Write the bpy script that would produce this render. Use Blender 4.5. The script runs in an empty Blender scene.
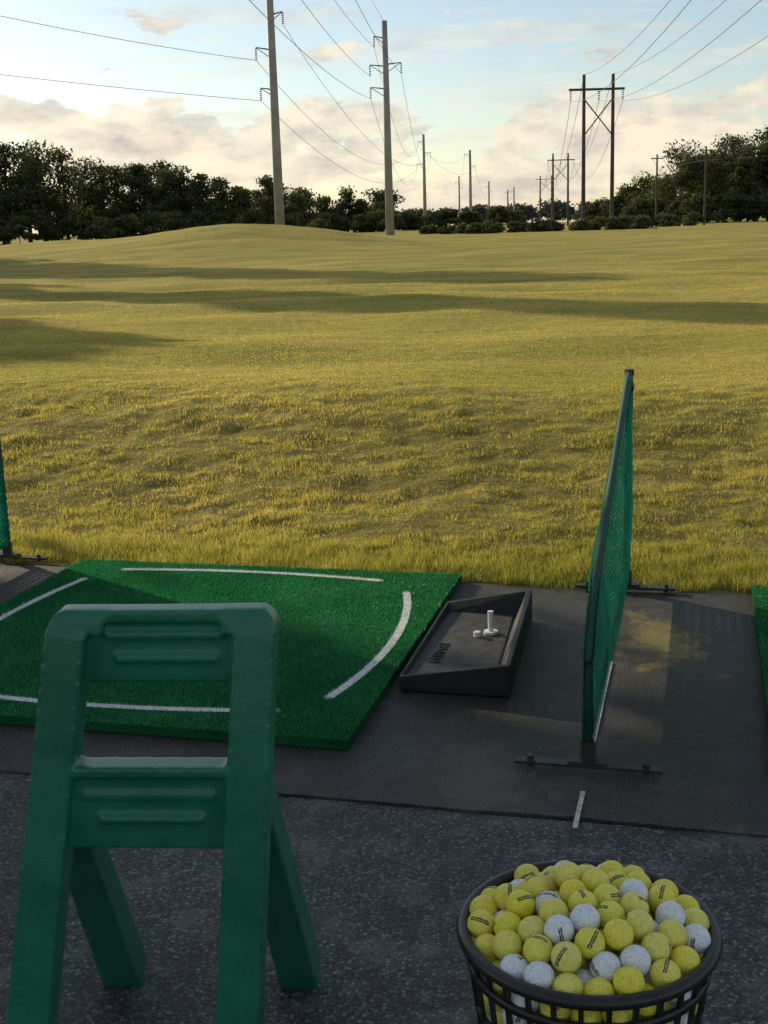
import bpy, bmesh, math, random
import numpy as np
from mathutils import Vector, Matrix, noise, Euler
random.seed(7); rng=np.random.default_rng(7)
scn=bpy.context.scene
COL=scn.collection
FX,FY=.25,.9682   # tee-line forward axis
def W(t,s,z=0.0): return Vector((t*FY+s*FX, -t*FX+s*FY, z))
SUN_EL=math.radians(17.5); SUN_AZ=math.radians(-46)  # azimuth from +Y, negative = left

# ---------------- helpers ----------------
def link(name,me,mat=None,parent=None,smooth=False):
    ob=bpy.data.objects.new(name,me); COL.objects.link(ob)
    if mat:
        for m in (mat if isinstance(mat,(list,tuple)) else [mat]): me.materials.append(m)
    if parent: ob.parent=parent
    if smooth: me.polygons.foreach_set('use_smooth',[True]*len(me.polygons))
    return ob
def empty(name,loc=(0,0,0)):
    e=bpy.data.objects.new(name,None); COL.objects.link(e); e.location=loc; e.empty_display_size=.2
    return e
def mesh_np(name,verts,faces_flat,nper):
    me=bpy.data.meshes.new(name)
    n=len(verts); me.vertices.add(n); me.vertices.foreach_set('co',np.asarray(verts,dtype=np.float32).ravel())
    faces_flat=np.asarray(faces_flat,dtype=np.int32).ravel(); nf=len(faces_flat)//nper
    me.loops.add(len(faces_flat)); me.loops.foreach_set('vertex_index',faces_flat)
    me.polygons.add(nf); me.polygons.foreach_set('loop_start',np.arange(nf,dtype=np.int32)*nper)
    me.update(calc_edges=True); return me
def beam(bm,p0,p1,w0,d0,w1=None,d1=None,side=Vector((1,0,0))):
    p0=Vector(p0);p1=Vector(p1); w1=w1 or w0; d1=d1 or d0
    ax=(p1-p0).normalized(); sd=(side-ax*side.dot(ax)).normalized(); up=ax.cross(sd)
    vs=[]
    for p,w,d in((p0,w0,d0),(p1,w1,d1)):
        for a,b in((-1,-1),(1,-1),(1,1),(-1,1)): vs.append(bm.verts.new(p+sd*a*w/2+up*b*d/2))
    for f in((3,2,1,0),(4,5,6,7),(0,1,5,4),(1,2,6,5),(2,3,7,6),(3,0,4,7)): bm.faces.new([vs[i] for i in f])
def tube(bm,pts,r,n=8,r1=None,cap=True):
    pts=[Vector(p) for p in pts]; rings=[]
    for i,p in enumerate(pts):
        a=(pts[min(i+1,len(pts)-1)]-pts[max(i-1,0)]).normalized()
        q=Vector((0,0,1)) if abs(a.z)<.9 else Vector((1,0,0))
        e=a.cross(q).normalized(); g=a.cross(e)
        rr=r if r1 is None else r+(r1-r)*i/(len(pts)-1)
        rings.append([bm.verts.new(p+(e*math.cos(k*2*math.pi/n)+g*math.sin(k*2*math.pi/n))*rr) for k in range(n)])
    for a,b in zip(rings[:-1],rings[1:]):
        for k in range(n): bm.faces.new((a[k],a[(k+1)%n],b[(k+1)%n],b[k]))
    if cap: bm.faces.new(rings[0]); bm.faces.new(rings[-1][::-1])
def bm_obj(name,bm,mat,parent=None,smooth=False):
    bmesh.ops.recalc_face_normals(bm,faces=bm.faces)
    me=bpy.data.meshes.new(name); bm.to_mesh(me); bm.free(); return link(name,me,mat,parent,smooth)

class N:
    def __init__(s,name):
        s.m=bpy.data.materials.new(name); s.m.use_nodes=True; s.t=s.m.node_tree; s.t.nodes.clear()
        s.out=s.t.nodes.new('ShaderNodeOutputMaterial')
    def n(s,typ,ins=None,**kw):
        nd=s.t.nodes.new('ShaderNode'+typ)
        for k,v in kw.items(): setattr(nd,k,v)
        for k,v in (ins or {}).items():
            if isinstance(v,bpy.types.NodeSocket): s.t.links.new(v,nd.inputs[k])
            else: nd.inputs[k].default_value=v
        return nd
    def pos(s): return s.n('NewGeometry').outputs['Position']
    def noise(s,vec,scale,detail=4,rough=.6): return s.n('TexNoise',{'Vector':vec,'Scale':scale,'Detail':detail,'Roughness':rough}).outputs['Fac']
    def ramp(s,fac,stops,interp='LINEAR'):
        r=s.n('ValToRGB',{'Fac':fac}); r.color_ramp.interpolation=interp
        el=r.color_ramp.elements
        while len(el)<len(stops): el.new(.5)
        for e,(p,c) in zip(el,stops):
            e.position=p; e.color=tuple(c)+(1,) if isinstance(c,(tuple,list)) else (c,c,c,1)
        return r.outputs['Color']
    def mix(s,fac,a,b,bt='MIX'):
        m=s.n('Mix',data_type='RGBA',blend_type=bt)
        for i,v in((0,fac),(6,a),(7,b)):
            if isinstance(v,bpy.types.NodeSocket): s.t.links.new(v,m.inputs[i])
            else: m.inputs[i].default_value=(v if i==0 else (tuple(v)+(1,))[:4])
        return m.outputs[2]
    def math(s,op,a,b=0.0,c=None):
        m=s.n('Math',operation=op)
        for i,v in enumerate((a,b) if c is None else (a,b,c)):
            if isinstance(v,bpy.types.NodeSocket): s.t.links.new(v,m.inputs[i])
            else: m.inputs[i].default_value=v
        return m.outputs[0]
    def bump(s,h,strength=.5,dist=.01): return s.n('Bump',{'Height':h,'Strength':strength,'Distance':dist}).outputs['Normal']
    def bsdf(s,col,rough=.7,spec=.3,normal=None,metal=0.0):
        ins={'Base Color':col if isinstance(col,bpy.types.NodeSocket) else (tuple(col)+(1,))[:4],'Roughness':rough,'Specular IOR Level':spec,'Metallic':metal}
        if normal is not None: ins['Normal']=normal
        return s.n('BsdfPrincipled',ins).outputs[0]
    def done(s,sh): s.t.links.new(sh,s.out.inputs[0]); return s.m

# ---------------- materials ----------------
def m_ground():
    k=N('range_grass_ground'); p=k.pos()
    big=k.noise(p,.07,5,.65); mid=k.noise(p,.7,5,.6); fine=k.noise(p,9,6,.75); vf=k.noise(p,60,3,.7)
    st=k.n('VectorMath',{0:p,1:(.25,2.2,1)},operation='MULTIPLY').outputs[0]
    streak=k.noise(st,.35,5,.65)
    c=k.ramp(mid,[(.3,(.34,.305,.065)),(.5,(.48,.405,.09)),(.72,(.66,.49,.13))])
    c=k.mix(k.ramp(big,[(.40,0.0),(.60,.7)]),c,(.28,.31,.07))
    c=k.mix(k.ramp(streak,[(.45,0.0),(.64,.75)]),c,(.70,.53,.16))
    c=k.mix(k.ramp(streak,[(.34,.5),(.46,0.0)]),c,(.24,.25,.06))
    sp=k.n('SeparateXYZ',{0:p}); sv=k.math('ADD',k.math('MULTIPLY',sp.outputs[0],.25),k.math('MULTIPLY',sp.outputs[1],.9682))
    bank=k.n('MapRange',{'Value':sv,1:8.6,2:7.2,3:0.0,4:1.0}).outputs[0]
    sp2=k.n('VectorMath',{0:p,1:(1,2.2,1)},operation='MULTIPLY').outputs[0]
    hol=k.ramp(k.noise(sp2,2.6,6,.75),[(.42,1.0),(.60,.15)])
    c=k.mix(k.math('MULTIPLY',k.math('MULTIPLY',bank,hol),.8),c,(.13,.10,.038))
    c=k.mix(k.ramp(fine,[(.35,.6),(.58,0.0)]),c,(.17,.14,.045))
    c=k.mix(k.ramp(vf,[(.4,.4),(.6,0.0)]),c,(.13,.095,.03))
    h=k.math('ADD',k.math('MULTIPLY',fine,.03),k.math('MULTIPLY',mid,.05))
    h=k.math('ADD',h,k.math('MULTIPLY',vf,.009))
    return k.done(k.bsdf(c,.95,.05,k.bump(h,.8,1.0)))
def m_blade(name,a,b,c):
    k=N(name); at=k.n('Attribute',attribute_name='tone').outputs['Fac']
    col=k.ramp(at,[(0,a),(.5,b),(1,c)])
    d=k.n('BsdfDiffuse',{'Color':col}).outputs[0]; t=k.n('BsdfTranslucent',{'Color':col}).outputs[0]
    return k.done(k.n('MixShader',{0:.5,1:d,2:t}).outputs[0])
M_ground=m_ground()
M_blade=m_blade('grass_blades',(.15,.19,.032),(.53,.47,.09),(.84,.62,.20))
def m_asphalt(name,dark,light,scale,bstr,dist,patch=False,lightpos=.6,bigamt=.5):
    k=N(name); p=k.pos()
    nc=k.n('TexNoise',{'Vector':p,'Scale':scale*.7,'Detail':2}).outputs['Color']
    wp=k.n('VectorMath',{0:p,1:k.n('VectorMath',{0:nc,1:(.008,.008,.008)},operation='MULTIPLY').outputs[0]},operation='ADD').outputs[0]
    v=k.n('TexVoronoi',{'Vector':wp,'Scale':scale},feature='F1'); vd=v.outputs['Distance']
    rnd=k.n('SeparateColor',{0:v.outputs['Color']}).outputs[0]
    big=k.noise(p,1.3,5,.65); mid=k.noise(p,7,5,.7); fine=k.noise(p,scale*2.2,3,.7)
    c=k.mix(k.ramp(rnd,[(0,0.0),(lightpos,.25),(1,1.0)]),dark,light)
    c=k.mix(k.ramp(vd,[(.3,0.0),(.7,.85)]),c,tuple(x*.25 for x in dark))
    c=k.mix(k.ramp(big,[(.38,.0),(.62,bigamt)]),c,tuple(x*.5 for x in dark))
    c=k.mix(k.ramp(mid,[(.5,.0),(.72,.35)]),c,tuple(x*1.0 for x in light))
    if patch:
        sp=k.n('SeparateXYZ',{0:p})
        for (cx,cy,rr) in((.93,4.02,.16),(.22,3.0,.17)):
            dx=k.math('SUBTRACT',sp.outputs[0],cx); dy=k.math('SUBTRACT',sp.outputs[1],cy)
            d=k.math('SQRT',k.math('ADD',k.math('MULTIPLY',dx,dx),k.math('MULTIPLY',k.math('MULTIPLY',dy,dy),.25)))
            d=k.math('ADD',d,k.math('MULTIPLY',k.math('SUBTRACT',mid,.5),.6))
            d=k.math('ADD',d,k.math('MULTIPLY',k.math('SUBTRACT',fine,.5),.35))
            c=k.mix(k.ramp(d,[(rr*.3,.75 if cx>.5 else .3),(rr*.9,0.0)]),c,(.33,.25,.06) if cx>.5 else (.22,.19,.12))  # the yellow ellipse is sunlight painted into the pad colour
    h=k.math('ADD',k.math('MULTIPLY',k.math('SUBTRACT',1.0,vd),.7),k.math('MULTIPLY',fine,.7))
    return k.done(k.bsdf(c,.6,.4,k.bump(h,bstr,dist)))
def m_plain(name,col,rough=.5,spec=.4,nscale=20,var=.25,bs=.1,metal=0.0):
    k=N(name); p=k.n('TexCoord').outputs['Object']; f=k.noise(p,nscale,5,.65)
    c=k.mix(k.ramp(f,[(.35,0.0),(.7,1.0)]),tuple(x*(1-var) for x in col),tuple(min(1,x*(1+var)) for x in col))
    r=k.n('MapRange',{'Value':f,3:max(0,rough-.1),4:min(1,rough+.15)}).outputs[0]
    s=k.bsdf(c,.5,spec,k.bump(f,bs,.004),metal)
    k.t.links.new(r,s.node.inputs['Roughness']); return k.done(s)
M_asph=m_asphalt('coarse_asphalt',(.046,.047,.05),(.34,.345,.35),135,1.0,.0080,False,.72)
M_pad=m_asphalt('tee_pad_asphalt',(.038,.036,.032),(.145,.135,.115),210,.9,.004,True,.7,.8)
M_dirt=m_plain('soil',(.07,.05,.03),.95,.1,30,.5,.8)
M_black=m_plain('black_plastic',(.014,.014,.015),.38,.5,40,.3,.1)
M_rubber=m_plain('black_rubber',(.018,.018,.018),.55,.35,35,.35,.25)
M_rubfloor=m_plain('worn_rubber',(.055,.053,.05),.7,.3,25,.5,.3)
M_white=m_plain('white_paint',(.72,.72,.70),.6,.3,60,.15,.2)
M_worn=m_plain('worn_white_paint',(.50,.49,.45),.7,.3,50,.5,.4)
M_frame=m_plain('frame_steel',(.04,.04,.035),.5,.5,40,.4,.2,.3)
M_frame_g=m_plain('frame_green',(.010,.065,.04),.6,.3,30,.3,.1)
M_pole=m_plain('galvanised_steel',(.29,.28,.26),.6,.4,.6,.2,.0)
M_wood=m_plain('dark_wood',(.09,.075,.06),.9,.1,1,.3,.0)
M_wire=m_plain('wire_metal',(.14,.14,.14),.5,.4,1,.1,.0)
M_bark=m_plain('bark',(.06,.045,.032),.95,.1,3,.4,.3)

def m_stand():
    k=N('green_plastic'); p=k.n('TexCoord').outputs['Object']
    f=k.noise(p,6,5,.65); g=k.noise(p,220,3,.6); sc=k.noise(k.n('VectorMath',{0:p,1:(6,6,60)},operation='MULTIPLY').outputs[0],3,4,.7)
    spk=k.noise(p,90,4,.8)
    c=k.mix(k.ramp(f,[(.3,0.0),(.75,1.0)]),(.006,.115,.062),(.015,.185,.105))
    c=k.mix(k.ramp(sc,[(.62,0.0),(.74,.35)]),c,(.10,.32,.22))
    c=k.mix(k.ramp(spk,[(.62,0.0),(.72,.6)]),c,(.05,.07,.045))
    s=k.bsdf(c,.38,.5,k.bump(g,.2,.002)); 
    k.t.links.new(k.ramp(f,[(.3,.2),(.7,.4)]),s.node.inputs['Roughness'])
    return k.done(s)
M_stand=m_stand()
def m_mat():
    k=N('turf_mat'); p=k.pos(); f=k.noise(p,6,5,.6); g=k.noise(p,240,3,.8)
    c=k.mix(k.ramp(f,[(.3,0.0),(.7,1.0)]),(.007,.085,.022),(.016,.15,.045))
    c=k.mix(k.ramp(g,[(.35,.7),(.6,0.0)]),c,(.003,.03,.01))
    return k.done(k.bsdf(c,.85,.1,k.bump(g,1.0,.006)))
M_mat=m_mat()
def m_matblade():
    k=N('turf_fibres'); at=k.n('Attribute',attribute_name='tone').outputs['Fac']
    p=k.pos(); f=k.noise(p,5,4,.6); f2=k.noise(p,1.6,5,.65)
    col=k.ramp(at,[(0,(.012,.14,.045)),(.45,(.03,.28,.09)),(.5,(.055,.36,.12)),(.9,(.055,.36,.12)),(.92,(.75,.76,.72)),(1,(.85,.85,.82))])
    col=k.mix(k.ramp(f,[(.4,0.0),(.75,.35)]),col,(.01,.14,.05),'MIX')
    col=k.mix(k.ramp(f2,[(.5,0.0),(.7,.3)]),col,(.10,.32,.14),'MIX')
    d=k.n('BsdfDiffuse',{'Color':col}).outputs[0]; t=k.n('BsdfTranslucent',{'Color':col}).outputs[0]
    g=k.n('BsdfGlossy',{'Roughness':.4,'Color':(.5,.5,.5,1)}).outputs[0]
    m=k.n('MixShader',{0:.35,1:d,2:t}).outputs[0]
    return k.done(k.n('MixShader',{0:.05,1:m,2:g}).outputs[0])
M_fib=m_matblade()
def m_net():
    k=N('green_netting'); p=k.n('TexCoord').outputs['UV']
    sp=k.n('SeparateXYZ',{0:p}); u,v=sp.outputs[0],sp.outputs[1]
    a=k.math('PINGPONG',k.math('ADD',u,v),.013); b=k.math('PINGPONG',k.math('SUBTRACT',u,v),.013)
    m=k.math('LESS_THAN',k.math('MINIMUM',a,b),.0066)
    f=k.noise(p,9,4,.6)
    c=k.mix(k.ramp(f,[(.3,0.0),(.7,1.0)]),(.012,.16,.10),(.035,.30,.19))
    d=k.n('BsdfDiffuse',{'Color':c}).outputs[0]; t=k.n('BsdfTranslucent',{'Color':c}).outputs[0]
    s=k.n('MixShader',{0:.35,1:d,2:t}).outputs[0]
    tr=k.n('BsdfTransparent').outputs[0]
    return k.done(k.n('MixShader',{0:m,1:tr,2:s}).outputs[0])
M_net=m_net()
def m_leaf(name,a,b):
    k=N(name); at=k.n('Attribute',attribute_name='tone').outputs['Fac']
    col=k.ramp(at,[(0,a),(1,b)])
    d=k.n('BsdfDiffuse',{'Color':col}).outputs[0]; t=k.n('BsdfTranslucent',{'Color':col}).outputs[0]
    return k.done(k.n('MixShader',{0:.3,1:d,2:t}).outputs[0])
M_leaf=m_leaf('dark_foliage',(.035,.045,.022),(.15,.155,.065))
M_leaf_far=m_leaf('far_foliage',(.08,.09,.075),(.14,.145,.11))  # distance haze painted in as a paler leaf colour

# ---------------- terrain ----------------
def vnoise(x,y,sc,seed=0):
    x=x*sc+seed*17.3; y=y*sc+seed*9.1; r=np.zeros_like(x)
    tab=np.random.default_rng(seed+1).random((256,256))
    for o in range(3):
        xi=np.floor(x).astype(int); yi=np.floor(y).astype(int); fx=x-xi; fy=y-yi
        fx=fx*fx*(3-2*fx); fy=fy*fy*(3-2*fy)
        g=lambda a,b: tab[a%256,b%256]
        r+=((g(xi,yi)*(1-fx)+g(xi+1,yi)*fx)*(1-fy)+(g(xi,yi+1)*(1-fx)+g(xi+1,yi+1)*fx)*fy)*[.55,.3,.15][o]
        x=x*2.1; y=y*2.1
    return r
def sstep(e0,e1,x):
    t=np.clip((x-e0)/(e1-e0),0,1); return t*t*(3-2*t)
def hgt(x,y):
    x=np.asarray(x,float); y=np.asarray(y,float)
    s=x*FX+y*FY
    z=-.03+.03*sstep(4.6,4.85,s)+.32*sstep(4.9,8.4,s)
    w=sstep(5.2,9,s)
    z=z+w*(.025*np.sin(x*.9+y*.35)+.015*np.sin(x*2.1-y*1.3+1)+.02*np.sin(y*1.7+x*.2))
    lump=sstep(4.95,5.6,s)*(1-.7*sstep(7.8,8.8,s))*(1-sstep(14,40,y))
    z=z+lump*(.055*(vnoise(x,y*1.4,2.8,21)-.5)+.035*(vnoise(x,y,.8,22)-.5)+.036*(vnoise(x,y,8,23)-.5))
    w2=sstep(14,40,y)
    z=z+w2*(.08*np.sin(x*.11+y*.13)+.06*np.sin(x*.05-y*.21+2))*np.clip(1-y/300,0,1)
    z=z+1.2*np.exp(-((x+6)/6.5)**2-((y-62)/9)**2)+.8*np.exp(-((x+17)/10)**2-((y-70)/10)**2)
    z=z+.25*np.exp(-((x-12)/14)**2-((y-48)/8)**2)
    return z
def axis(lo,hi,step,far_lo,far_hi,g):
    a=list(np.arange(lo,hi,step)); d=step; x=lo; L=[]
    while x>far_lo: d*=g; x-=d; L.append(x)
    d=step; x=a[-1]; R=[]
    while x<far_hi: d*=g; x+=d; R.append(x)
    return np.array(L[::-1]+a+R)
xs=axis(-5,6,.045,-3000,3000,1.06); ys=axis(4.2,10.5,.045,-300,5000,1.03)
X,Y=np.meshgrid(xs,ys); Z=hgt(X,Y)
V=np.stack([X.ravel(),Y.ravel(),Z.ravel()],1); nx,ny=len(xs),len(ys)
i=np.arange(ny-1)[:,None]*nx+np.arange(nx-1)[None,:]
F=np.stack([i,i+1,i+nx+1,i+nx],-1).reshape(-1)
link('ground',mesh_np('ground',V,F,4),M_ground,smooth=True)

def slab(name,t0,t1,s0,s1,ztop,mat,rag=0,thick=.02,rag0=0):
    bm=bmesh.new(); n=int((t1-t0)/.04)
    top=[]
    for k in range(n+1):
        t=t0+(t1-t0)*k/n
        e=(noise.noise(Vector((t*3,1,0)))*.05+noise.noise(Vector((t*12,5,0)))*.025)*rag
        e0=(noise.noise(Vector((t*2,8,0)))*.012+noise.noise(Vector((t*14,3,0)))*.006)*rag0
        a=bm.verts.new(W(t,s0+e0,ztop)); b=bm.verts.new(W(t,s1+e,ztop)); c=bm.verts.new(W(t,s1+e,ztop-thick)); d=bm.verts.new(W(t,s0+e0,ztop-thick))
        top.append((a,b,c,d))
    for p,q in zip(top[:-1],top[1:]):
        for m in range(4): bm.faces.new((p[m],q[m],q[(m+1)%4],p[(m+1)%4]))
    return bm_obj(name,bm,mat)
slab('soil_strip',-25,25,4.6,4.86,-.006,M_dirt,1.6)
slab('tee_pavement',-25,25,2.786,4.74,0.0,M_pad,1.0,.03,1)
slab('asphalt_pavement',-25,25,-8,2.779,-.005,M_asph,.25,.03)
bm=bmesh.new()
for a,b in((2.73,2.93),(3.14,3.9)):
    vs=[bm.verts.new(W(t,s,.004)) for t,s in((-.269,a),(-.257,a),(-.256,b),(-.268,b))]; bm.faces.new(vs)
bm_obj('painted_bay_line',bm,M_worn)

# ---------------- grass blades ----------------
def blades(name,px,py,pz,hh,ww,tone,mat,parent=None,lean=.5):
    n=len(px); ang=rng.uniform(0,2*np.pi,n); la=rng.uniform(0,2*np.pi,n); ll=rng.uniform(0,lean,n)*hh
    dx=np.cos(ang)*ww/2; dy=np.sin(ang)*ww/2
    a=np.stack([px-dx,py-dy,pz],1); b=np.stack([px+dx,py+dy,pz],1)
    c=np.stack([px+np.cos(la)*ll,py+np.sin(la)*ll,pz+hh],1)
    V=np.stack([a,b,c],1).reshape(-1,3)
    me=mesh_np(name,V,np.arange(3*n),3)
    at=me.attributes.new('tone','FLOAT','POINT'); at.data.foreach_set('value',np.repeat(tone,3).astype(np.float32))
    return link(name,me,mat,parent)
n=640000
u=rng.random(n); y0,y1=4.2,30.
yy=(y0**-1+(y1**-1-y0**-1)*u)**(-1)
xx=rng.uniform(-1,1,n)*(.38*yy+.6)
s=xx*FX+yy*FY
edge=4.74+(vnoise(xx,yy,4,3)-.5)*.26
k=s>edge; xx,yy,s=xx[k],yy[k],s[k]
nz=vnoise(xx,yy*1.5,6.5,4); nz2=vnoise(xx,yy,.5,5); nzf=vnoise(xx,yy,17,6); nzm=vnoise(xx,yy*1.5,2.2,7)
fringe=1-sstep(4.9,5.45,s); rough=(1-sstep(7.4,8.6,s))
tuft=np.clip((.45*nz+.3*nzf+.25*nzm-.42)*4.5,0,1)
hh=(.011+.003*rough+.016*rough*tuft+.034*fringe*(.1+nz*.6+nzf*.8))*rng.uniform(.5,1.25,len(xx))
keep=(rng.random(len(xx))< np.clip(.14+.9*tuft+fringe,.06,1))|(rng.random(len(xx))>rough)
ww=.0032*np.clip(yy/5,1,5)*rng.uniform(.7,1.4,len(xx))
tone=.58+.5*(nz2-.5)+.35*(nzf-.5)+rng.normal(0,.18,len(xx))-.20*fringe-.05*rough*(1-fringe)
q=keep
blades('grass',xx[q],yy[q],hgt(xx,yy)[q]-.002,hh[q],ww[q],np.clip(tone[q],0,1),M_blade,lean=.8)

# ---------------- tee mats ----------------
def tee_mat(name,t0):
    e=empty(name); s0,s1=3.07,4.76; t1=t0+1.67
    bm=bmesh.new()
    beam(bm,W(t0,(s0+s1)/2,.0165),W(t1,(s0+s1)/2,.0165),s1-s0,.027,side=W(0,1).normalized())
    o=bm_obj('pad',bm,M_mat,e)
    def arc(a,b,bow,axis):
        P=[]
        for i in range(33):
            f=i/32; x=a[0]+(b[0]-a[0])*f; y=a[1]+(b[1]-a[1])*f; w=bow*4*f*(1-f)
            P.append((x+(w if axis==0 else 0),y+(w if axis==1 else 0)))
        return P
    L=[arc((.26,1.555),(1.37,1.545),.045,1), arc((1.51,1.40),(1.53,.30),.075,0),
       arc((.16,1.40),(.16,.30),-.06,0), arc((.27,.16),(1.40,.17),-.05,1)]
    bm=bmesh.new()
    for P in L:
        pr=None
        for i,pt in enumerate(P):
            a=Vector(P[max(0,i-1)]);b=Vector(P[min(len(P)-1,i+1)]); d=(b-a).normalized(); nn=Vector((-d.y,d.x))*.014
            q=[bm.verts.new(W(t0+pt[0]+sg*nn.x,s0+pt[1]+sg*nn.y,.0335)) for sg in(-1,1)]
            if pr: bm.faces.new((pr[0],q[0],q[1],pr[1]))
            pr=q
    bm_obj('white_lines',bm,M_white,e)
    n=190000; lt=rng.uniform(0,1.67,n); ls=rng.uniform(0,1.69,n)
    dmin=np.full(n,9.)
    for P in L:
        P=np.array(P)
        for a,b in zip(P[:-1:2],P[2::2]):
            ab=b-a; tt=np.clip(((lt-a[0])*ab[0]+(ls-a[1])*ab[1])/(ab@ab),0,1)
            dmin=np.minimum(dmin,np.hypot(lt-a[0]-tt*ab[0],ls-a[1]-tt*ab[1]))
    wob=(vnoise(lt,ls,40,8)-.5)*.006
    white=dmin<.015+wob
    tone=np.where(white,rng.uniform(.92,1,n),np.clip(.45+(vnoise(lt,ls,3,9)-.5)*.5+rng.normal(0,.15,n),0,.88))
    tt=t0+lt; ss=s0+ls
    blades('turf_fibres',tt*FY+ss*FX,-tt*FX+ss*FY,np.full(n,.029),rng.uniform(.006,.012,n),rng.uniform(.0025,.0045,n),tone,M_fib,e,lean=.9)
tee_mat('tee_mat',-2.585); tee_mat('tee_mat',.205)

# ---------------- bay dividers ----------------
def divider(name,t,sN=3.06,sF=4.72):
    e=empty(name)
    def topz(f):
        z=.40+.44*f
        return z-.10*max(0,1-f/.14)**2
    bm=bmesh.new()
    tube(bm,[W(t,sN,.03),W(t,sN,.2),W(t,sN,.30)],.0115,10)
    tube(bm,[W(t,sF,.03),W(t,sF,.45),W(t,sF,.845)],.0125,10)
    tube(bm,[W(t,sF,.835),W(t,sF,.858)],.018,10)
    tube(bm,[W(t,sF-.05,.79),W(t,sF-.01,.80)],.021,10)
    tube(bm,[W(t,sN+(sF-sN)*i/16,topz(i/16)-.004) for i in range(17)],.009,8)
    tube(bm,[W(t,sN,.075),W(t,sF,.075)],.009,8)
    for s in(sN,sF):
        beam(bm,W(t-.19,s,.018),W(t+.19,s,.018),.036,.008,side=W(0,1).normalized())
        beam(bm,W(t-.05,s,.028),W(t+.05,s,.028),.05,.012,side=W(0,1).normalized())
        for d in(-.15,.15,): tube(bm,[W(t+d,s,.004),W(t+d,s,.034)],.009,8)
        beam(bm,W(t,s,.03),W(t,s,.085),.034,.034)
    bm_obj('frame',bm,M_frame,e,False)
    for side,nm in((-1,'net_front'),(1,'net_rear')):
        bm=bmesh.new(); uvl=bm.loops.layers.uv.new(); nu,nv=48,20; G=[]
        for i in range(nu+1):
            f=i/nu; row=[]
            for j in range(nv+1):
                g=j/nv; z=.07+(topz(f)+.008-.07)*g; s=sN-.014+(sF-sN+.026)*f
                mm=math.sin(math.pi*f)*math.sin(math.pi*g)
                bulge=.002+.034*mm+.004*math.sin(f*40+g*5)*math.sin(math.pi*g)+.016*noise.noise(Vector((f*5,g*4,side*3)))*mm
                row.append((bm.verts.new(W(t+side*(.012+bulge),s,z)),(s,z)))
            G.append(row)
        for i in range(nu):
            for j in range(nv):
                q=[G[i][j],G[i+1][j],G[i+1][j+1],G[i][j+1]]
                fc=bm.faces.new([a[0] for a in q])
                for lp,a in zip(fc.loops,q): lp[uvl].uv=a[1]
        bm_obj(nm,bm,M_net,e,True)
    bm=bmesh.new()
    tube(bm,[W(t,sN-.004,.08),W(t,sN-.004,.28)]+[W(t,sN+.004+(sF-sN-.004)*i/16,topz(i/16)+.006) for i in range(17)],.0125,8)
    tube(bm,[W(t,sF+.004,.80),W(t,sF+.004,.08)],.015,8)
    bm_obj('net_binding',bm,M_frame_g,e,True)
divider('bay_divider',-.262); divider('bay_divider',-2.972,3.12,4.80)
for t in(-5.82,-8.7,2.53): divider('bay_divider',t)

# ---------------- ball tray with rubber tee ----------------
tr=empty('ball_tray')
t0,t1,s0,s1=-.885,-.535,3.53,4.30
bm=bmesh.new()
O=[(t0+.005,s0),(t1,s0),(t1-.035,s1),(t0+.005,s1)]
vs=[bm.verts.new(W(a[0],a[1],.004)) for a in O]; bm.faces.new(vs[::-1])
hz=[.050,.105,.115,.060]
I=[(t0+.02,s0+.05),(t1-.05,s0+.05),(t1-.085,s1-.05),(t0+.02,s1-.05)]
ot=[bm.verts.new(W(a[0],a[1],h)) for a,h in zip(O,hz)]
it=[bm.verts.new(W(a[0],a[1],h)) for a,h in zip([(t0+.012,s0+.016),(t1-.018,s0+.016),(t1-.053,s1-.016),(t0+.012,s1-.016)],hz)]
fl=[bm.verts.new(W(a[0],a[1],.034)) for a in I]
for i in range(4):
    j=(i+1)%4
    bm.faces.new((vs[i],vs[j],ot[j],ot[i])); bm.faces.new((ot[i],ot[j],it[j],it[i])); bm.faces.new((it[i],it[j],fl[j],fl[i]))
bm.faces.new(fl)
ob=bm_obj('tray_body',bm,M_rubber,tr); mo=ob.modifiers.new('b','BEVEL'); mo.width=.008; mo.segments=3
bm=bmesh.new(); q=[bm.verts.new(W(a[0],a[1],.038)) for a in((t0+.03,s0+.06),(t1-.06,s0+.06),(t1-.095,s1-.06),(t0+.03,s1-.06))]; bm.faces.new(q)
bm_obj('tray_floor',bm,M_rubfloor,tr)
tc=W(-.675,4.02)
bm=bmesh.new(); tube(bm,[tc+Vector((0,0,.039)),tc+Vector((0,0,.048))],.024,20); tube(bm,[tc+Vector((0,0,.047)),tc+Vector((0,0,.075)),tc+Vector((0,0,.118))],.0085,14,.010)
bm_obj('rubber_tee',bm,M_white,tr,False)
bm=bmesh.new(); tc2=W(-.715,3.98); tube(bm,[tc2+Vector((0,0,.039)),tc2+Vector((0,0,.056))],.012,12); bm_obj('spare_tee',bm,M_white,tr)
cu=bpy.data.curves.new('lettering','FONT'); cu.body='FAIRMAT'; cu.size=.05; cu.extrude=.0012; cu.align_x='CENTER'
to=bpy.data.objects.new('lettering',cu); COL.objects.link(to); to.data.materials.append(m_plain('moulded_letter',(.012,.012,.012),.6,.3)); to.parent=tr
rz=math.atan2(FX,FY)
to.matrix_world=Matrix.Translation(W(-.79,3.80,.0395))@Matrix.Rotation(math.pi/2-rz,4,'Z')

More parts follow.
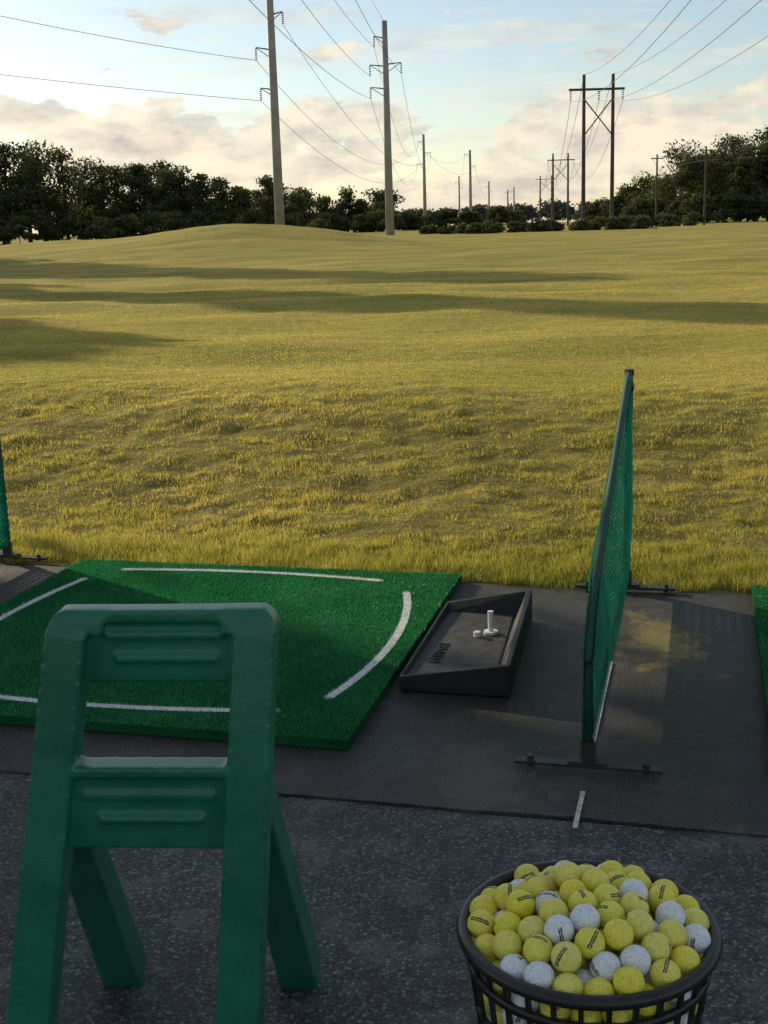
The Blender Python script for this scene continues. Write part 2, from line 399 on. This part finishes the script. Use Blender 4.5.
# ---------------- golf bag stand ----------------
C=Vector((-.335,1.80,0)); U=Vector((.997,-.075,0)); Vv=Vector((-.03,1,0))
def S(u,v,z): return C+U*u+Vv*v+Vector((0,0,z))
bm=bmesh.new()
def front_v(z): return -.10*(1-z/.85)
def cshift(z): return -.105*(1-z/.85)
for sg in(-1,1):
    zs=[0,.25,.5,.72,.82]
    def c(z): return S(cshift(z)+sg*(.142+.030*(1-z/.85)),front_v(z),z)
    for a,b in zip(zs[:-1],zs[1:]):
        wa=.062+.010*(1-a/.85); wb=.062+.010*(1-b/.85)
        ov=.01 if b<.8 else 0
        beam(bm,c(a),c(b+ov),wa,.052,wb,.052,side=U)
    rr=.036
    for q in range(9):
        z0=.818+q*.004; dz=z0-.818; cut=rr-math.sqrt(max(0,rr*rr-dz**2))
        xo=.173-cut*.95; xi=.09; d=.052-.014*(q/8)**2
        beam(bm,S(sg*(xo+xi)/2,0,z0-.001),S(sg*(xo+xi)/2,0,z0+.005),xo-xi,d,side=U)
    r0=S(cshift(.56)+sg*.152,.0,.57); r1=S(-.012+sg*.172,.365,.0)
    beam(bm,r0,r1,.058,.060,.074,.072,side=U)
    beam(bm,S(cshift(.62)+sg*.150,.0,.62),S(cshift(.42)+sg*.155,.05,.42),.055,.06,side=U)
beam(bm,S(-.13,.008,.792),S(.13,.008,.792),.028,.115,side=Vv)
beam(bm,S(-.12,.0,.844),S(.12,.0,.844),.040,.020,side=Vv)
mc=cshift(.56)
beam(bm,S(mc-.15,front_v(.545)+.008,.545),S(mc+.15,front_v(.545)+.008,.545),.028,.135,side=Vv)
beam(bm,S(mc-.15,front_v(.6),.607),S(mc+.15,front_v(.6),.607),.046,.018,side=Vv)
for z,l in((.812,.10),(.775,.085)):
    beam(bm,S(-l/1.1,-.008,z),S(l/1.1,-.008,z),.010,.011,side=Vv)
for z,l in((.567,.10),(.530,.08)):
    beam(bm,S(mc-l,front_v(z)-.008,z),S(mc+l,front_v(z)-.008,z),.010,.011,side=Vv)
ob=bm_obj('golf_bag_stand',bm,M_stand,None,True)
rm=ob.modifiers.new('r','REMESH'); rm.mode='VOXEL'; rm.voxel_size=.0036; rm.use_smooth_shade=True
sm=ob.modifiers.new('s','SMOOTH'); sm.factor=.6; sm.iterations=7

# ---------------- basket of balls ----------------
bk=empty('ball_basket'); BC=Vector((.278,1.64,0)); RZ=.395; RT=.176; RB=.125
def rad(z): return RB+(RT-RB)*z/RZ
bm=bmesh.new(); nr=30
def ring(z,r,w,h):
    n=72; A=[]
    for i in range(n):
        a=i*2*math.pi/n; c,s_=math.cos(a),math.sin(a)
        A.append([bm.verts.new(BC+Vector((c*rr,s_*rr,zz))) for rr,zz in((r,z),(r+w,z),(r+w,z+h),(r,z+h))])
    for i in range(n):
        p,q=A[i],A[(i+1)%n]
        for m in range(4): bm.faces.new((p[m],q[m],q[(m+1)%4],p[(m+1)%4]))
for z in(.0,.07,.14,.21,.28): ring(z,rad(z)-.001,.006,.009)
ring(.345,rad(.345)-.001,.008,.012)
n=96; m=12; G=[]
for i in range(n):
    a=i*2*math.pi/n
    G.append([bm.verts.new(BC+Vector((math.cos(a)*(RT+.005+.010*math.cos(b)),math.sin(a)*(RT+.005+.010*math.cos(b)),RZ+.010*math.sin(b)))) for b in [j*2*math.pi/m for j in range(m)]])
for i in range(n):
    for j in range(m): bm.faces.new((G[i][j],G[(i+1)%n][j],G[(i+1)%n][(j+1)%m],G[i][(j+1)%m]))
for i in range(nr):
    a=(i+.5)*2*math.pi/nr; d=Vector((math.cos(a),math.sin(a),0)); sd=Vector((-math.sin(a),math.cos(a),0))
    beam(bm,BC+d*(rad(.0)+.002)+Vector((0,0,.004)),BC+d*(rad(RZ)+.002)+Vector((0,0,RZ-.002)),.006,.006,.007,.006,side=sd)
vs=[bm.verts.new(BC+Vector((math.cos(i*math.pi/24)*RB,math.sin(i*math.pi/24)*RB,.003))) for i in range(48)]; bm.faces.new(vs)
bk_ob=bm_obj('basket',bm,M_black,bk,True)
bk_ob.data.polygons.foreach_set('use_smooth',[len(p.vertices)==4 and p.area<.0002 for p in bk_ob.data.polygons])
R=.02135; nb=340
P=np.stack([rng.uniform(-.13,.13,nb),rng.uniform(-.13,.13,nb),rng.uniform(.17,.44,nb)],1)
jit=rng.uniform(-.012,.012,nb)
for it in range(440):
    P[:,2]+=.0012 if it<330 else 0
    for _ in range(2):
        D=P[:,None,:]-P[None,:,:]; dist=np.sqrt((D**2).sum(-1))+1e-9; np.fill_diagonal(dist,1)
        ov=np.clip(2*R-dist,0,None); P+= (D/dist[...,None]*ov[...,None]).sum(1)*.35
        rr=np.hypot(P[:,0],P[:,1])+1e-9
        lim=RB+(RT-RB)*np.clip(P[:,2],0,RZ)/RZ-R-.001; sc=np.minimum(1,lim/rr); P[:,0]*=sc; P[:,1]*=sc
        rr=np.minimum(rr,lim)
        top=RZ-.004+.058*(1-(rr/RT)**2)-R+.010+jit
        P[:,2]=np.clip(P[:,2],.10,top)
bm=bmesh.new(); bmesh.ops.create_uvsphere(bm,u_segments=24,v_segments=14,radius=1); me0=bpy.data.meshes.new('b'); bm.to_mesh(me0); bm.free()
bv=np.array([v.co for v in me0.vertices]); quads=[];tris=[]
for p in me0.polygons:
    (quads if len(p.vertices)==4 else tris).append(list(p.vertices))
allV=[];allL=[];allT=[];fq=[]
for i in range(nb):
    E=np.array(Euler((random.uniform(0,6.28),random.uniform(0,6.28),random.uniform(0,6.28))).to_matrix())
    allV.append(bv@E.T*R+P[i]+np.array(BC)); allL.append(bv); kk=0.0 if random.random()<.76 else 1.0
    allT.append(np.full(len(bv),kk+ (random.random()*.3 if kk==0 else 0)))
    o=i*len(bv); fq+=[[a+o for a in q] for q in quads]+[[a+o for a in q] for q in tris]
me=bpy.data.meshes.new('balls'); me.from_pydata(np.concatenate(allV).tolist(),[],fq); me.update()
at=me.attributes.new('lc','FLOAT_VECTOR','POINT'); at.data.foreach_set('vector',np.concatenate(allL).astype(np.float32).ravel())
at=me.attributes.new('tone','FLOAT','POINT'); at.data.foreach_set('value',np.concatenate(allT).astype(np.float32))
k=N('golf_ball_cover'); lc=k.n('Attribute',attribute_name='lc').outputs['Vector']; tn=k.n('Attribute',attribute_name='tone').outputs['Fac']
sp=k.n('SeparateXYZ',{0:lc})
col=k.ramp(tn,[(0,(.90,.78,.06)),(.3,(.82,.76,.18)),(.6,(.82,.76,.18)),(.62,(.80,.84,.86))])
dirt=k.noise(lc,2.2,5,.7); col=k.mix(k.ramp(dirt,[(.5,0.0),(.8,.45)]),col,(.34,.29,.10))
sct=k.noise(lc,14,4,.8); col=k.mix(k.ramp(sct,[(.66,0.0),(.74,.35)]),col,(.12,.11,.08))
st=k.math('MULTIPLY',k.math('LESS_THAN',k.math('ABSOLUTE',sp.outputs[2]),.13),k.math('GREATER_THAN',sp.outputs[0],.72))
dbl=k.math('GREATER_THAN',k.math('ABSOLUTE',sp.outputs[2]),.02)
st=k.math('MULTIPLY',st,dbl)
st=k.math('MULTIPLY',st,k.ramp(k.noise(lc,9,3,.7),[(.35,.3),(.5,1.0)]))
col=k.mix(st,col,(.02,.02,.02))
vo=k.n('TexVoronoi',{'Vector':lc,'Scale':6.2,'Randomness':.25},feature='F1').outputs['Distance']
dm=k.ramp(vo,[(.0,0.0),(.42,1.0)])
bs=k.bsdf(col,.42,.45,k.bump(dm,.8,.002))
link('balls',me,k.done(bs),bk,True)

# ---------------- transmission poles ----------------
def catenary(a,b,sag,n=24):
    a=Vector(a);b=Vector(b); return [a.lerp(b,i/n)+Vector((0,0,-sag*4*(i/n)*(1-i/n))) for i in range(n+1)]
wires=[]
def wire(a,b,sag,r=.028): wires.append((catenary(a,b,sag),r))
def gz(x,y): return float(hgt(x,y))
def monopole(x,y,top,r0,r1,arms,name='transmission_pole'):
    e=empty(name); bm=bmesh.new(); z0=gz(x,y)-.5
    tube(bm,[(x,y,z0),(x,y,z0+(top-z0)*.5),(x,y,top)],r0,14,r1); bm_obj('shaft',bm,M_pole,e,True)
    bm=bmesh.new(); out=[]
    for z,dx,dz in arms:
        tip=Vector((x+dx,y,z+dz)); tube(bm,[(x,y,z),tip],.10,6,.05)
        tube(bm,[(x,y,z-abs(dx)*.55),tip],.045,6)
        for q in range(6): tube(bm,[tip+Vector((0,0,-.12-q*.2)),tip+Vector((0,0,-.22-q*.2))],.11,8)
        out.append(tip+Vector((0,0,-1.3)))
    bm_obj('arms',bm,M_wood,e); return out
A1=monopole(-10.4,140,33,.54,.34,[(26.0,-1.6,.3),(20.0,-1.7,.3),(16.0,-1.4,.2),(23.5,1.3,.3)])
A2=monopole(1.8,160,25.6,.56,.34,[(23.6,-1.3,.3),(20.6,1.9,.2),(20.4,-1.9,.2),(17.8,-1.9,.2)])
A3=monopole(14.0,360,26,.55,.35,[(24.0,-1.6,.2),(21,1.9,.2),(18,-1.9,.2)])
A4=monopole(33.5,450,26.5,.6,.4,[(25,-1.9,.2),(21,1.9,.2)])
A5=monopole(46,700,27,.6,.4,[(24,-1.9,.2),(21,1.9,.2)])
A6=monopole(71,800,27,.7,.5,[(24,-2,.2),(21,2,.2)])
A7=monopole(66,610,18,.5,.3,[(16,-2,.2)])
A8=monopole(93,900,24,.7,.5,[(22,-2,.2)])
Lft=[Vector((-78,70,34)),Vector((-78,72,31)),Vector((-80,70,18))]
wire(A1[0],Lft[0],2.5);wire(A1[1],Lft[1],2.4);wire(A1[2],(-85,105,23.5),.9)
wire((-10.4,140,32.5),(-20,-10,30),4)
for a,b,sg in((A1[1],A3[0],7.5),(A1[2],A3[2],6),(A1[3],A3[1],7),(A3[0],A4[0],3),(A3[1],A4[1],3),(A4[0],A5[0],6),(A4[1],A6[1],7)): wire(a,b,sg)
for a,dx,dz in((A2[0],-14,27),(A2[1],-9,23),(A2[2],-13,23.5),(A2[3],-15,20)): wire(a,(dx,-12,dz),3.5,.024)
for a,b in((A2[0],A3[0]),(A2[1],A3[1]),(A2[3],A3[2])): wire(a,b,7,.024)
wire((1.8,160,25.5),(-11,-12,29),3,.02)
def hframe(x0,x1,y,top,zb,xa,xb,r):
    e=empty('wooden_h_frame_pylon'); bm=bmesh.new()
    for x in(x0,x1): tube(bm,[(x,y,gz(x,y)-.3),(x,y,top)],r,10,r*.7)
    beam(bm,(xa,y-.3,zb),(xb,y-.3,zb),.22,.26,side=Vector((0,1,0)))
    tube(bm,[(x0,y,zb-1),(x1,y,zb-5.2)],.08,6); tube(bm,[(x1,y+.2,zb-1),(x0,y+.2,zb-5.2)],.08,6)
    at=[]
    for x in(xa+.2,(x0+x1)/2,xb-.2):
        for q in range(5): tube(bm,[(x,y-.3,zb-.2-q*.22),(x,y-.3,zb-.3-q*.22)],.12,8)
        at.append(Vector((x,y-.3,zb-1.3)))
    bm_obj('frame',bm,M_wood,e); return at+[Vector((x0,y,top)),Vector((x1,y,top))]
H1=hframe(24.8,28.2,153,18.0,16.3,23.0,29.5,.26)
H2=hframe(46.4,50.3,335,18.6,16.9,44.9,52,.32)
H3=hframe(72,77,560,21,19.5,70,79,.4)
for i,a in enumerate(H1):
    wire(a,(a.x-16.5,-25,a.z+1),4.5,.02); wire(a,H2[i],6,.03); wire(H2[i],H3[i],6,.04)
def upole(x,y,top):
    e=empty('utility_pole'); bm=bmesh.new(); tube(bm,[(x,y,gz(x,y)-.3),(x,y,top)],.17,8,.12)
    beam(bm,(x-.9,y,top-.6),(x+.9,y,top-.6),.12,.14,side=Vector((0,1,0))); bm_obj('pole',bm,M_wood,e)
    return [Vector((x-.8,y,top-.45)),Vector((x+.8,y,top-.45)),Vector((x,y,top-1.8))]
U1=upole(41.6,190,10.6);U2=upole(46.2,180,11.0);U3=upole(72,170,15); U4=upole(61,260,10.5)
for a,b in zip(U1,U2): wire(a,b,.15,.02)
for a,b in zip(U2,U3): wire(a,b,1.2,.025)
for a,b in zip(U1,U4): wire(a,b,1,.02)
bm=bmesh.new()
for pts,r in wires: tube(bm,pts,r,5,cap=False)
bm_obj('power_lines',bm,M_wire)

# ---------------- trees ----------------
def make_trees(name,specs,mat,leafsize=.5,per=150,trunk=True,low=(.12,.3),nck=(11,16),spread=1.0):
    e=empty(name); bm=bmesh.new(); PV=[];TN=[]
    for (x,y,h,w) in specs:
        z0=gz(x,y); hb=h*random.uniform(*low)
        lean=Vector((random.uniform(-.06,.06)*h,random.uniform(-.06,.06)*h,0))
        if trunk: tube(bm,[(x,y,z0-.3),Vector((x,y,z0+h*.45))+lean*.5,Vector((x,y,z0+h*.85))+lean],.03*h*.7,7,.008*h)
        nc=random.randint(*nck)
        for c in range(nc):
            f=(c+.5)/nc; zc=z0+hb+(h-hb)*(.05+.88*f); rr=w*.5*(1-.8*max(0,f-.3)/.7)*random.uniform(.2,1.0)
            a=random.uniform(0,6.28); cx=x+lean.x*f+math.cos(a)*rr*.8; cy=y+lean.y*f+math.sin(a)*rr*.8
            if trunk: tube(bm,[Vector((x,y,z0+h*(.2+.5*f)))+lean*f*.7,(cx,cy,zc)],.008*h,5,.003*h,cap=False)
            cr=w*random.uniform(.13,.27)*spread
            q=rng.normal(0,1,(per,3)); q/=np.linalg.norm(q,axis=1)[:,None]; q*=(rng.random(per)**.5*rng.uniform(.8,1.15,per))[:,None]
            ctr=q*np.array([cr*1.3,cr*1.3,cr*.65])+np.array([cx,cy,zc])
            tb=random.uniform(-.25,.25)
            a1=rng.normal(0,1,(per,3)); a1/=np.linalg.norm(a1,axis=1)[:,None]; a2=np.cross(a1,rng.normal(0,1,(per,3))); a2/=np.linalg.norm(a2,axis=1)[:,None]
            ls=leafsize*rng.uniform(.5,1.4,per)[:,None]
            PV.append(np.stack([ctr-a1*ls*.6,ctr+a2*ls*.4,ctr+a1*ls*.6,ctr-a2*ls*.4],1).reshape(-1,3))
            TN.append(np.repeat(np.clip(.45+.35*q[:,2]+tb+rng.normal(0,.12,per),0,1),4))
    if trunk: bm_obj('trunks',bm,M_bark,e)
    else: bm.free()
    V=np.concatenate(PV); me=mesh_np('crowns',V,np.arange(len(V)),4)
    at=me.attributes.new('tone','FLOAT','POINT'); at.data.foreach_set('value',np.concatenate(TN).astype(np.float32))
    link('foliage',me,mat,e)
def row(x0,x1,y,n,h0,h1,wf=.7,jy=8,v=(.78,1.12)):
    L=[]
    for i in range(n):
        f=(i+random.uniform(-.4,.4))/(n-1); h=(h0+(h1-h0)*f)*random.uniform(*v)
        L.append((x0+(x1-x0)*f,y+random.uniform(-jy,jy),h,h*wf*random.uniform(.8,1.25)))
    return L
specs=row(-100,-70,225,9,13.5,15,.85,8,(.8,1.15))+row(-70,-54,222,8,17,15.5,.75,5,(.85,1.1))+row(-54,-20,230,14,13.5,11.5,.75,8,(.7,1.18))+row(-100,-16,250,24,10.5,9,1.0,8,(.7,1.15))
specs+=row(-100,-16,215,26,4.5,4.0,1.6,5)
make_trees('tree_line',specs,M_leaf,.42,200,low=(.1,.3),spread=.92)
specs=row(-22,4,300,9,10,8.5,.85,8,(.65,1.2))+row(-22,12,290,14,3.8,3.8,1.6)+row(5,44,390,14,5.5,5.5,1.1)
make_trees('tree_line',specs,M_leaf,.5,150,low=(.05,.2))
specs=row(50,66,285,9,7,10,.9,8,(.7,1.2))+row(60,92,245,14,12,21,.8,8,(.8,1.12))+row(48,95,235,24,4.0,6,1.4,6)+row(64,100,270,11,15,21,.85)
make_trees('tree_line',specs,M_leaf,.45,220,low=(.05,.25),spread=.95)
specs=row(-400,-80,600,30,14,12,1.2,30)+row(-80,330,850,60,11,14,1.6,40)
make_trees('distant_tree_line',specs,M_leaf_far,1.6,60,False)
specs=row(6,30,148,26,.9,1.3,2.2,6)+[(-5.6,128,2.0,3.0)]+row(30,44,175,12,1.3,1.7,2,6)
make_trees('shrubs',specs,M_leaf,.24,90,low=(.0,.05))
for sp_ in((-26.7,44.9,15.2,4.6),(-29.5,57.5,14.5,8.6),(-36,67.5,14.5,9),(-24.2,32.6,9.3,5.2)):
    make_trees('unseen_shade_tree',[sp_],M_leaf,.42,750,nck=(17,18))
for sp_ in((-12.9,12.3,12.5,7.4),(-17.0,10.8,13,8.5)):  # trees added out of view on the left to shade the pavement
    make_trees('unseen_shade_tree',[sp_],M_leaf,.26,1500,nck=(20,21),low=(.08,.10))

# ---------------- world ----------------
w=bpy.data.worlds.new('World'); scn.world=w; w.use_nodes=True; nt=w.node_tree; nt.nodes.clear()
class WN(N):
    def __init__(s): s.t=nt
k=WN(); out=k.n('OutputWorld'); bg=k.n('Background')
sky=k.n('TexSky',sky_type='NISHITA'); sky.sun_disc=False; sky.sun_elevation=SUN_EL; sky.sun_rotation=SUN_AZ; sky.air_density=1.0; sky.dust_density=.6; sky.ozone_density=1.3
d=k.n('TexCoord').outputs['Generated']; sp=k.n('SeparateXYZ',{0:d}); z=sp.outputs[2]
vec=k.n('VectorMath',{0:d,1:(1,1,2.6)},operation='MULTIPLY').outputs[0]
n1=k.noise(vec,8,12,.6)
low=k.ramp(z,[(0.0,1.0),(.075,1.0),(.11,.35),(.2,.15),(1,.35)])
thr=k.math('ADD',n1,k.math('MULTIPLY',k.math('SUBTRACT',low,.5),.24))
mask=k.ramp(thr,[(.55,0.0),(.585,.75),(.75,1.0)])
vec2=k.n('VectorMath',{0:d,1:(1,1,10)},operation='MULTIPLY').outputs[0]
n2=k.noise(vec2,5,8,.62); wis=k.ramp(n2,[(.5,0.0),(.68,.55)])
mask=k.math('MAXIMUM',mask,wis)
ccol=k.ramp(k.noise(vec,20,8,.6),[(.34,(4.1,3.8,3.5)),(.58,(6.8,5.9,4.6))])
hz=k.mix(.16,sky.outputs[0],(3.1,3.1,3.0))
sk=k.mix(mask,hz,ccol)
nt.links.new(sk,bg.inputs[0]); bg.inputs[1].default_value=.15
nt.links.new(bg.outputs[0],out.inputs[0])
su=bpy.data.lights.new('sun','SUN'); su.energy=5; su.angle=math.radians(.5); su.color=(1,.86,.58)
so=bpy.data.objects.new('sun',su); COL.objects.link(so)
sd=Vector((math.sin(SUN_AZ)*math.cos(SUN_EL),math.cos(SUN_AZ)*math.cos(SUN_EL),math.sin(SUN_EL)))
so.rotation_euler=sd.to_track_quat('Z','Y').to_euler()

# ---------------- camera ----------------
cam=bpy.data.cameras.new('camera'); co=bpy.data.objects.new('camera',cam); COL.objects.link(co)
cam.sensor_fit='VERTICAL'; cam.sensor_height=36; cam.lens=1250/1024*36; cam.clip_end=9000; cam.clip_start=.05
pt=math.atan(285/1250)
co.matrix_world=Matrix.Translation((0,0,1.4))@Matrix.Rotation(math.pi/2-pt,4,'X')@Matrix.Rotation(-.03,4,'Z')
scn.camera=co
scn.view_settings.view_transform='Standard'; scn.view_settings.look='None'; scn.view_settings.exposure=0
